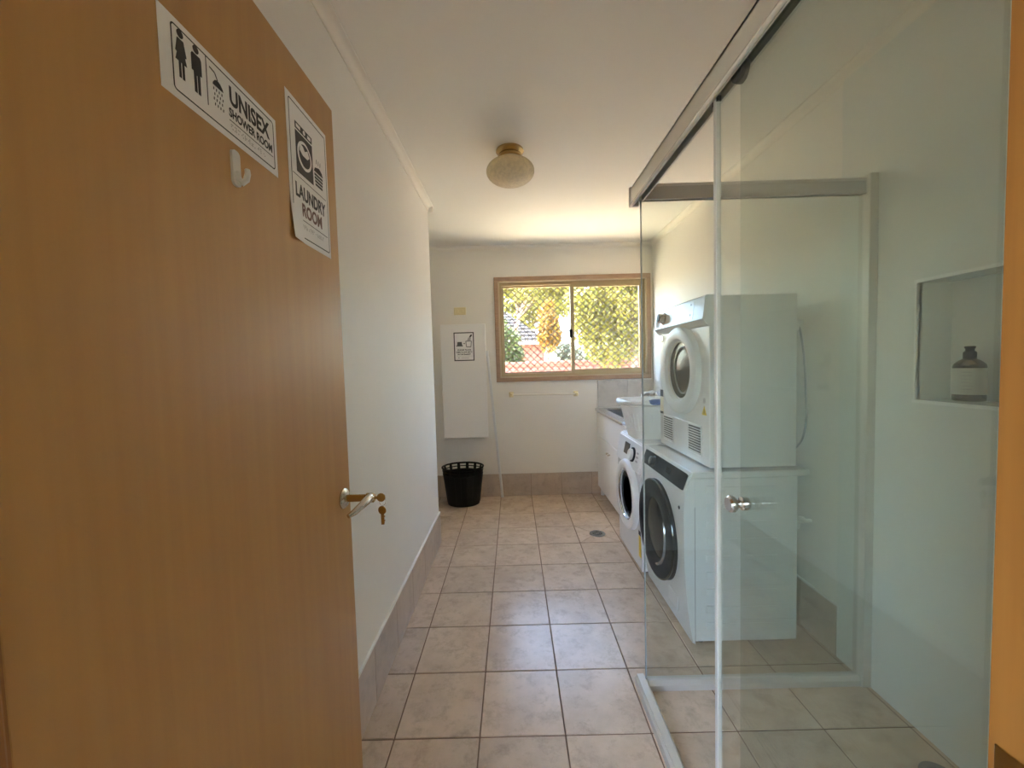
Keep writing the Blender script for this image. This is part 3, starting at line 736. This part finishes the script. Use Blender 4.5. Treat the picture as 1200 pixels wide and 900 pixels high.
def dryer():
    y0, y1, zb, zt = 1.80, 2.405, .7985, 1.583
    e = thing('clothes_dryer', (1.07, (y0+y1)/2, zb), 'white vented clothes dryer stacked on the near washing machine', 'dryer')
    obj('body', bx(.876, 1.266, y0, y1, zb+.006, zt-.004, bev=.005), WHITE, e)
    for x in (.92, 1.22):
        for y in (y0+.05, y1-.05): obj('foot', lathe(B(), [(.02, 0), (.02, .010)], (x, y, zb-.001), (0, 0, 1), 12), RUBBER, e)
    prof = [(.876, 1.446), (.862, 1.456), (.846, 1.478), (.858, 1.578), (.864, zt), (.900, zt), (.900, 1.446)]
    bm = prism(B(), prof, fXZ, y0-.001, y1+.001)
    panel = obj('control_panel', bm, WHITE, e, True)
    p0, p1 = Vector((.846, 0, 1.478)), Vector((.858, 0, 1.578)); n = Vector((-(p1-p0).z, 0, (p1-p0).x)).normalized()
    def on(u, v, h=0): q = p0+(p1-p0)*v+n*h; return (q.x, u, q.z)
    obj('dial', lathe(B(), [(.034, .0), (.034, .004), (.027, .006), (.026, .028), (.022, .031)], on(2.27, .50), n, 28), SATIN, panel, True)
    obj('dial_pointer', lathe(B(), [(.020, .030), (.020, .034)], on(2.27, .50), n, 20), DGREY, panel, True)
    bm = B(); prism(bm, [(2.335, .1), (2.385, .1), (2.385, .9), (2.335, .9)], lambda p, t: on(p[0], p[1], t), 0, .002); obj('brand_plate', bm, INKG, panel)
    for v in (.30, .78): obj('indicator', lathe(B(), [(.005, 0), (.005, .002)], on(1.93, v), n, 10), DGREY, panel)
    bm = prism(B(), [(1.90, .06), (2.14, .06), (2.14, .94), (1.90, .94)], lambda p, t: on(p[0], p[1], t), 0, .0012); obj('insert_panel', bm, mat('silver_grey_panel', (.58, .58, .56), .3, metal=.3), panel)
    obj('badge', bx(.866, .878, 2.345, 2.395, 1.405, 1.44, bev=.004), CHROME, e)
    c = Vector((.876, 2.098, 1.243)); R = .226
    dr = obj('porthole_door', lathe(B(), [(R, -.005), (R, .012), (R*.97, .026), (R*.88, .034), (R*.72, .028), (R*.655, .008), (R*.64, -.002)], c, (-1, 0, 0), 56), WHITEP, e, True)
    obj('porthole_glass', lathe(B(), [(R*.65, .002), (R*.55, -.0), (R*.30, .006), (.002, .008)], c, (-1, 0, 0), 48), mat('dryer_glass', (.085, .075, .055), .2, spec=.35), dr, True)
    obj('glass_rim', tube(B(), [(c.x-.010, c.y+R*.655*math.cos(2*PI*i/48), c.z+R*.655*math.sin(2*PI*i/48)) for i in range(48)], .004, 8, True), CREAMP, dr, True)
    obj('door_gasket', tube(B(), [(c.x-.007, c.y+R*.42*math.cos(2*PI*i/40)-.03, c.z+R*.52*math.sin(2*PI*i/40)) for i in range(40)], .005, 6, True), mat('gasket', (.30, .28, .23), .4), dr, True)
    for a, b_ in ((2.215, 2.338), (1.885, 2.010)):
        v = obj('vent', bx(.8735, .877, a-.010, b_+.010, .838, .985, bev=.001), WHITEP, e)
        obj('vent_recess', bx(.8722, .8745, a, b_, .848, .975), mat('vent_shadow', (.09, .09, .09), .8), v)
        bm = B(); nsl = 10
        for k in range(nsl):
            z = .850+k*(.125/nsl); box(bm, .8690, .8735, a, b_, z, z+.0055)
        tag(obj('louvre', bm, WHITEP, v), kind='stuff')
    obj('lint_door', bx(.8735, .877, 2.022, 2.200, .838, .985, bev=.001), WHITE, e)
    bm = prism(B(), [(1.826, 1.040), (1.872, 1.040), (1.849, 1.082)], fYZ, .8748, .8765); t_ = obj('warning_triangle', bm, YELLOWS, e)
    obj('warning_mark', bx(.8742, .875, 1.847, 1.851, 1.047, 1.067), INK, t_)
    obj('iron_symbol', bx(.8752, .8762, 1.838, 1.860, 1.095, 1.118), INKG, e)
    st = obj('energy_sticker', bx(.8748, .8765, 2.352, 2.400, .985, 1.125), mat('sticker_cream', (.75, .68, .50), .5), e)
    obj('sticker_band', bx(.8742, .875, 2.352, 2.400, 1.085, 1.125), DGREY, st); obj('sticker_band', bx(.8742, .875, 2.352, 2.400, .985, .998), DGREY, st)
    for yy, zz in ((2.05, 1.56),): pass
    obj('side_screw', lathe(B(), [(.006, 0), (.006, .002)], (.905, y0, 1.545), (0, -1, 0), 12), DGREY, e)
dryer()

cb = thing('power_cable', (1.35, 1.86, .80), 'grey power cable hanging down the right wall behind the dryer', 'cable')
P = spline([(1.352, 1.91, 1.44), (1.352, 1.888, 1.36), (1.354, 1.874, 1.25), (1.352, 1.864, 1.13), (1.354, 1.862, 1.02), (1.350, 1.882, .91), (1.330, 1.925, .84)], 5)
obj('cord', tube(B(), P, .0045, 8), GREYC, cb, True)
obj('plug', bx(1.335, XR, 1.905, 1.945, 1.42, 1.47, bev=.005), WHITEP, cb)
wt = thing('washer_tap', (XR, 1.85, .53), 'small white washing machine tap low on the right wall behind the near washer', 'tap')
obj('body', tube(B(), [(XR, 1.85, .53), (1.325, 1.85, .53), (1.310, 1.85, .525), (1.305, 1.85, .50)], .010, 10), WHITEP, wt, True)
obj('handle', lathe(B(), [(.016, 0), (.018, .006), (.012, .016)], (1.325, 1.85, .535), (0, 0, 1), 14), WHITEP, wt, True)

# laundry basket on the far washer
def basket():
    cx, cy, z0, H = .955, 2.655, .8005, .235
    e = thing('laundry_basket', (cx, cy, z0), 'white plastic laundry basket with slotted sides on the far washing machine', 'basket')
    HX, HY_ = .185, .125                                  # half size at the base
    seg = 96
    def ring(z, grow):
        k = (z-z0)/H; a = HX+.052*k+grow; b_ = HY_+.045*k+grow; P = []
        for i in range(seg):
            t = 2*PI*i/seg; c_, s_ = math.cos(t), math.sin(t); n_ = 5.0
            P.append((cx+a*math.copysign(abs(c_)**(2/n_), c_), cy+b_*math.copysign(abs(s_)**(2/n_), s_), z))
        return P
    zs = [z0, z0+.03, z0+.055, z0+.165, z0+.19, z0+H]
    bm = B()
    outer = [[bm.verts.new(p) for p in ring(z, 0)] for z in zs]; inner = [[bm.verts.new(p) for p in ring(max(z, z0+.004), -.004)] for z in zs]
    slot = set(i for i in range(seg) if i % 4 in (1,))
    for L, inv in ((outer, 0), (inner, 1)):
        for r in range(len(zs)-1):
            for i in range(seg):
                j = (i+1) % seg
                if r == 2 and i in slot: continue
                bm.faces.new((L[r][i], L[r][j], L[r+1][j], L[r+1][i]))
        bm.faces.new(L[0])
    for i in range(seg):
        j = (i+1) % seg; bm.faces.new((outer[-1][i], outer[-1][j], inner[-1][j], inner[-1][i]))
        if i in slot:
            bm.faces.new((outer[2][i], outer[2][j], inner[2][j], inner[2][i])); bm.faces.new((outer[3][i], outer[3][j], inner[3][j], inner[3][i]))
            bm.faces.new((outer[2][i], inner[2][i], inner[3][i], outer[3][i])); bm.faces.new((outer[2][j], inner[2][j], inner[3][j], outer[3][j]))
    obj('body', bm, BASKW, e, True)
    P = ring(z0+H, .006)
    obj('rim', tube(B(), P, .012, 10, True), BASKW, e, True)
    obj('skirt_band', tube(B(), ring(z0+H-.022, .003), .005, 6, True), BASKW, e, True)
    hx = cx-HX-.062
    obj('end_handle', tube(B(), [(hx+.012, cy-.085, z0+H-.004), (hx-.004, cy-.06, z0+H-.006), (hx-.008, cy, z0+H-.007), (hx-.004, cy+.06, z0+H-.006), (hx+.012, cy+.085, z0+H-.004)], .015, 10), BASKW, e, True)
    obj('blue_grip', tube(B(), [(x, cy-HY_-.052, z0+H+.006) for x in (.835, .86, .95, 1.04, 1.065)], [.012, .019, .020, .019, .012], 12), BLUEP, e, True)
basket()

# floor wastes
dn = thing('floor_drain', (.605, 2.994, 0), 'round metal floor drain set in the diagonally cut tile', 'drain')
obj('ring', lathe(B(), [(.034, .0005), (.036, .0035), (.058, .0035), (.060, .0005)], (.605, 2.994, 0), (0, 0, 1), 32), STEEL, dn, True)
bm = lathe(B(), [(.034, .0004), (.034, .0014)], (.605, 2.994, 0), (0, 0, 1), 24); obj('sump', bm, BLACKP, dn)
bm = B()
for k in range(5): box(bm, .605-.030, .605+.030, 2.994-.024+k*.011, 2.994-.020+k*.011, .0012, .003)
lathe(bm, [(.012, .001), (.012, .0033)], (.605, 2.994, 0), (0, 0, 1), 16)
obj('grate', bm, STEEL, dn)
dn = thing('shower_drain', (1.275, 1.175, 0), 'round grey drain grate in the shower floor', 'drain')
obj('ring', lathe(B(), [(.030, .0005), (.032, .004), (.048, .004), (.050, .0005)], (1.275, 1.175, 0), (0, 0, 1), 32), mat('drain_grey', (.16, .16, .16), .4, metal=.5), dn, True)
obj('sump', lathe(B(), [(.030, .0004), (.030, .0014)], (1.275, 1.175, 0), (0, 0, 1), 24), BLACKP, dn)
bm = B()
for k in range(5): box(bm, 1.275-.028, 1.275+.028, 1.175-.022+k*.010, 1.175-.018+k*.010, .0012, .003)
obj('grate', bm, STEEL, dn)

# ------------------------------------------------------------------ shower screen
ss = thing('shower_screen', (.48, 1.0, 0), 'corner shower screen of clear glass with satin aluminium rails', 'shower screen')
SX, SYB = .480, 1.545                                    # front line, back (return) line
y_n = YN+.007
# sills
pr = [(-.024, 0), (-.024, .034), (-.016, .040), (-.016, .046), (.010, .046), (.010, .040), (.020, .032), (.020, 0)]
obj('front_sill', prism(B(), pr, lambda p, t: (SX+p[0], t, p[1]), y_n, SYB+.014), ALU, ss)
pr2 = [(-.022, 0), (-.022, .022), (-.010, .036), (.012, .036), (.012, 0)]
obj('return_sill', prism(B(), pr2, lambda p, t: (t, SYB+p[0], p[1]), SX+.022, XR-.010), ALU, ss)
# head rails
bm = B(); box(bm, SX-.020, SX-.015, y_n, SYB+.016, 1.886, 1.944); box(bm, SX-.020, SX+.024, y_n, SYB+.016, 1.938, 1.944); box(bm, SX+.018, SX+.024, y_n, SYB-.012, 1.892, 1.938)
box(bm, SX-.020, SX-.008, y_n, SYB+.016, 1.882, 1.888)
hr = obj('front_rail', bm, ALU, ss)
obj('rail_bead', tube(B(), [(SX-.018, y_n, 1.884), (SX-.018, SYB+.014, 1.884)], .006, 10), mat('bead_highlight', (.80, .79, .74), .25, metal=.3), hr, True)  # bead colour lightened to paint the highlight along the rail's lower lip
obj('rail_track', bx(SX-.004, SX+.004, y_n, SYB-.02, 1.905, 1.938), ALUD, hr)
bm = B(); box(bm, SX-.012, XR-.010, SYB-.012, SYB-.007, 1.898, 1.950); box(bm, SX-.012, XR-.010, SYB-.012, SYB+.014, 1.944, 1.950); box(bm, SX-.012, XR-.010, SYB+.009, SYB+.014, 1.898, 1.944)
box(bm, SX-.012, XR-.010, SYB-.016, SYB-.007, 1.896, 1.906)
rr_ = obj('return_rail', bm, ALUD, ss)
obj('rail_lip', bx(SX-.012, XR-.010, SYB-.015, SYB-.010, 1.944, 1.953), ALU, rr_)
obj('corner_cap', bx(SX-.023, SX+.012, SYB+.004, SYB+.020, 1.880, 1.952, bev=.002), ALU, ss)
# wall channels
obj('wall_channel', bx(XR-.040, XR-.007, SYB-.030, SYB+.022, 0, 1.965, bev=.003), ALU, ss)
obj('wall_channel', bx(SX+.004, SX+.022, YN+.007, YN+.012, 0, 1.944, bev=.001), ALU, ss)
# glass
obj('return_glass', bx(SX+.018, XR-.036, SYB-.003, SYB+.003, .030, 1.905), GLASS, ss)
obj('glass_edge', bx(SX+.014, SX+.018, SYB-.004, SYB+.004, .030, 1.905), mat('polished_edge', (.30, .34, .33), .15), ss)
obj('fixed_glass', bx(SX+.011, SX+.017, YN+.012, .872, .040, 1.91), GLASS, ss)
sd_ = obj('sliding_door', bx(SX-.005, SX+.001, YN+.01, .940, .048, 1.908), GLASS, ss)
obj('door_edge_seal', bx(SX-.007, SX+.005, .938, .951, .048, 1.900, bev=.002), SEAL, sd_)
bm = lathe(B(), [(.006, -.034), (.014, -.034), (.0175, -.030), (.0175, -.023), (.013, -.017), (.008, -.012), (.008, -.006), (.014, -.005), (.014, .004), (.012, .009), (.006, .011)], (SX-.002, .836, .992), (1, 0, 0), 28)
obj('door_knob', bm, CHROME, sd_, True)
for yy in (.86, .50):
    obj('roller', lathe(B(), [(.004, -.012), (.019, -.012), (.021, -.004), (.021, .004), (.006, .008)], (SX+.008, yy, 1.886), (1, 0, 0), 24), RUBBER, sd_, True)
obj('stop_bumper', bx(SX-.006, SX+.004, .935, .958, 1.876, 1.888), RUBBER, hr)

# bottle in the niche
bt = thing('pump_bottle', (1.425, 1.262, NZ0), 'dark amber bottle with pale label standing in the wall niche', 'bottle')
c = (1.425, 1.262, NZ0)
obj('glass_body', lathe(B(), [(.030, .001), (.036, .004), (.0375, .010), (.0375, .108), (.035, .118), (.026, .128), (.014, .136), (.013, .140)], c, (0, 0, 1), 36), AMBER, bt, True)
obj('label_band', lathe(B(), [(.0377, .024), (.0380, .0245), (.0380, .1055), (.0377, .106)], c, (0, 0, 1), 36, cap=False), LABELP, bt, True)
obj('cap', lathe(B(), [(.0145, .136), (.0150, .139), (.0150, .155), (.010, .159), (.010, .166), (.0125, .168), (.0125, .173), (.008, .174)], c, (0, 0, 1), 24), BLACKP, bt, True)
bm = B()
for k in range(6):
    z = NZ0+.040+.0105*k; n_ = 6; a0 = math.radians(196); a1 = math.radians(196+(26+random.random()*22))
    for i in range(n_):
        s_, t_ = a0+(a1-a0)*i/n_, a0+(a1-a0)*(i+1)/n_
        vs = [bm.verts.new((c[0]+.0383*math.cos(q), c[1]+.0383*math.sin(q), zz)) for q, zz in ((s_, z), (t_, z), (t_, z+.002), (s_, z+.002))]
        bm.faces.new(vs)
obj('label_print', bm, INKG, bt)

# ------------------------------------------------------------------ outside the window
tag(obj('garden_ground', bx(-30, 30, YF+.12, 45, -.35, -.25), CONC), kind='structure')
fn = thing('brick_fence', (1, 8.2, -.25), 'low red brick fence wall beyond the window', 'fence')
obj('wall', bx(-6, 7, 8.1, 8.3, -.25, 1.26), BRICK, fn)
obj('coping', bx(-6, 7, 8.06, 8.34, 1.26, 1.34, bev=.01), mat('coping_brick', (.19, .055, .04), .85, var=.2, vscale=8), fn)
gh = thing('brick_garage', (-.5, 18, -.25), 'red brick house with grey tiled roof behind the fence', 'building')
obj('wall', bx(-3.2, 1.25, 16, 22, -.25, 2.15), BRICK, gh)
bm = B()
vs = [bm.verts.new(p) for p in ((-3.6, 15.6, 2.1), (1.55, 15.6, 2.1), (1.55, 22.4, 2.1), (-3.6, 22.4, 2.1), (-1.6, 19, 3.75), (-.35, 19, 3.75))]
for q in ((0, 1, 5, 4), (1, 2, 5), (2, 3, 4, 5), (3, 0, 4), (3, 2, 1, 0)): bm.faces.new([vs[i] for i in q])
rf = obj('roof', bm, ROOFT, gh)
for k in range(10):
    f_ = k/10; z = 2.1+1.65*f_; y = 15.6+3.4*f_
    obj('tile_course', bx(-3.6+2.0*f_, 1.55-1.9*f_, y-.05, y+.30, z+.0, z+.05), ROOFT, rf)
obj('gutter', bx(-3.6, 1.55, 15.5, 15.62, 2.05, 2.15), WHITEP, gh)

def tree(name, base, crown, radii, n, leaf, material, label, trunk=.07, holes=0.35, grp='trees and shrubs beyond the window'):
    e = thing(name, base, label, 'shrub' if 'shrub' in name else 'tree', grp)
    b_ = Vector(base); c_ = Vector(crown)
    bm = B(); top = c_+Vector((0, 0, radii[2]*.4))
    tube(bm, [b_, b_.lerp(c_, .5)+Vector((.05, 0, 0)), c_, top], [trunk, trunk*.8, trunk*.55, trunk*.2], 8)
    blobs = []
    for k in range(14):
        a = random.random()*2*PI; u = random.uniform(-1, 1); s = math.sqrt(1-u*u); r = random.uniform(.45, .8)
        p = c_+Vector((radii[0]*s*math.cos(a)*r, radii[1]*s*math.sin(a)*r, radii[2]*u*r)); blobs.append(p)
        tube(bm, [b_.lerp(c_, .75), b_.lerp(c_, .9).lerp(p, .55), p], [trunk*.4, trunk*.25, trunk*.08], 5)
    obj('trunk', bm, BARK, e)
    V, Fc = [], []
    br = Vector(radii)*holes*1.25
    for i in range(n):
        p = random.choice(blobs); d = Vector((random.gauss(0, 1), random.gauss(0, 1), random.gauss(0, 1))).normalized()*random.uniform(.55, 1)
        q = p+Vector((d.x*br.x, d.y*br.y, d.z*br.z))
        nrm = Vector((random.gauss(0, 1), random.gauss(-.5, 1), random.gauss(.4, 1))).normalized()
        _, u, v = basis(nrm); a = random.random()*PI; u, v = u*math.cos(a)+v*math.sin(a), v*math.cos(a)-u*math.sin(a)
        s = leaf*random.uniform(.7, 1.3); k = len(V)
        V += [tuple(q-u*s), tuple(q+v*s*.42+nrm*s*.12), tuple(q+u*s), tuple(q-v*s*.42+nrm*s*.12)]; Fc.append((k, k+1, k+2, k+3))
    me = bpy.data.meshes.new('foliage'); me.from_pydata(V, [], Fc); me.materials.append(material)
    tag(link('foliage', me, e), kind='stuff').matrix_parent_inverse = world(e).inverted()
G0 = -.25
tree('leafy_tree', (2.3, 7.3, G0), (2.0, 7.2, 2.55), (1.25, .8, 1.35), 24000, .050, LEAFY, 'large bright yellow green tree filling the right window pane')
tree('flowering_tree', (1.02, 12, G0), (1.02, 12, 2.35), (.42, .4, .72), 3800, .075, LEAFO, 'small tree with orange yellow blossom in the left pane', .05, .4)
tree('green_shrub', (-.30, 9.2, G0), (-.22, 9.2, 1.55), (.42, .4, .85), 4200, .055, LEAFG, 'green leafy shrub at the left edge of the window', .05, .4)
tree('pale_shrub', (1.42, 10, G0), (1.42, 10, 1.35), (.36, .3, .45), 2600, .05, LEAFP, 'pale grey green shrub behind the brick fence', .04, .4)
tree('tall_tree', (-.9, 15, G0), (.6, 14.4, 3.95), (1.5, .8, .75), 3600, .085, LEAFY, 'tall thin tree whose branches cross the top of the left pane', .09, .35)
tree('backdrop_tree', (4.8, 15, G0), (4.4, 15, 2.4), (2.2, 1.0, 2.2), 7000, .13, LEAFG, 'dark green tree standing behind the yellow green tree', .12, .4)
tree('distant_tree', (.8, 25, G0), (1.1, 25, 4.6), (3.0, 1.0, 1.5), 5200, .14, LEAFY, 'distant yellow green tree showing above the grey roof', .12, .42)
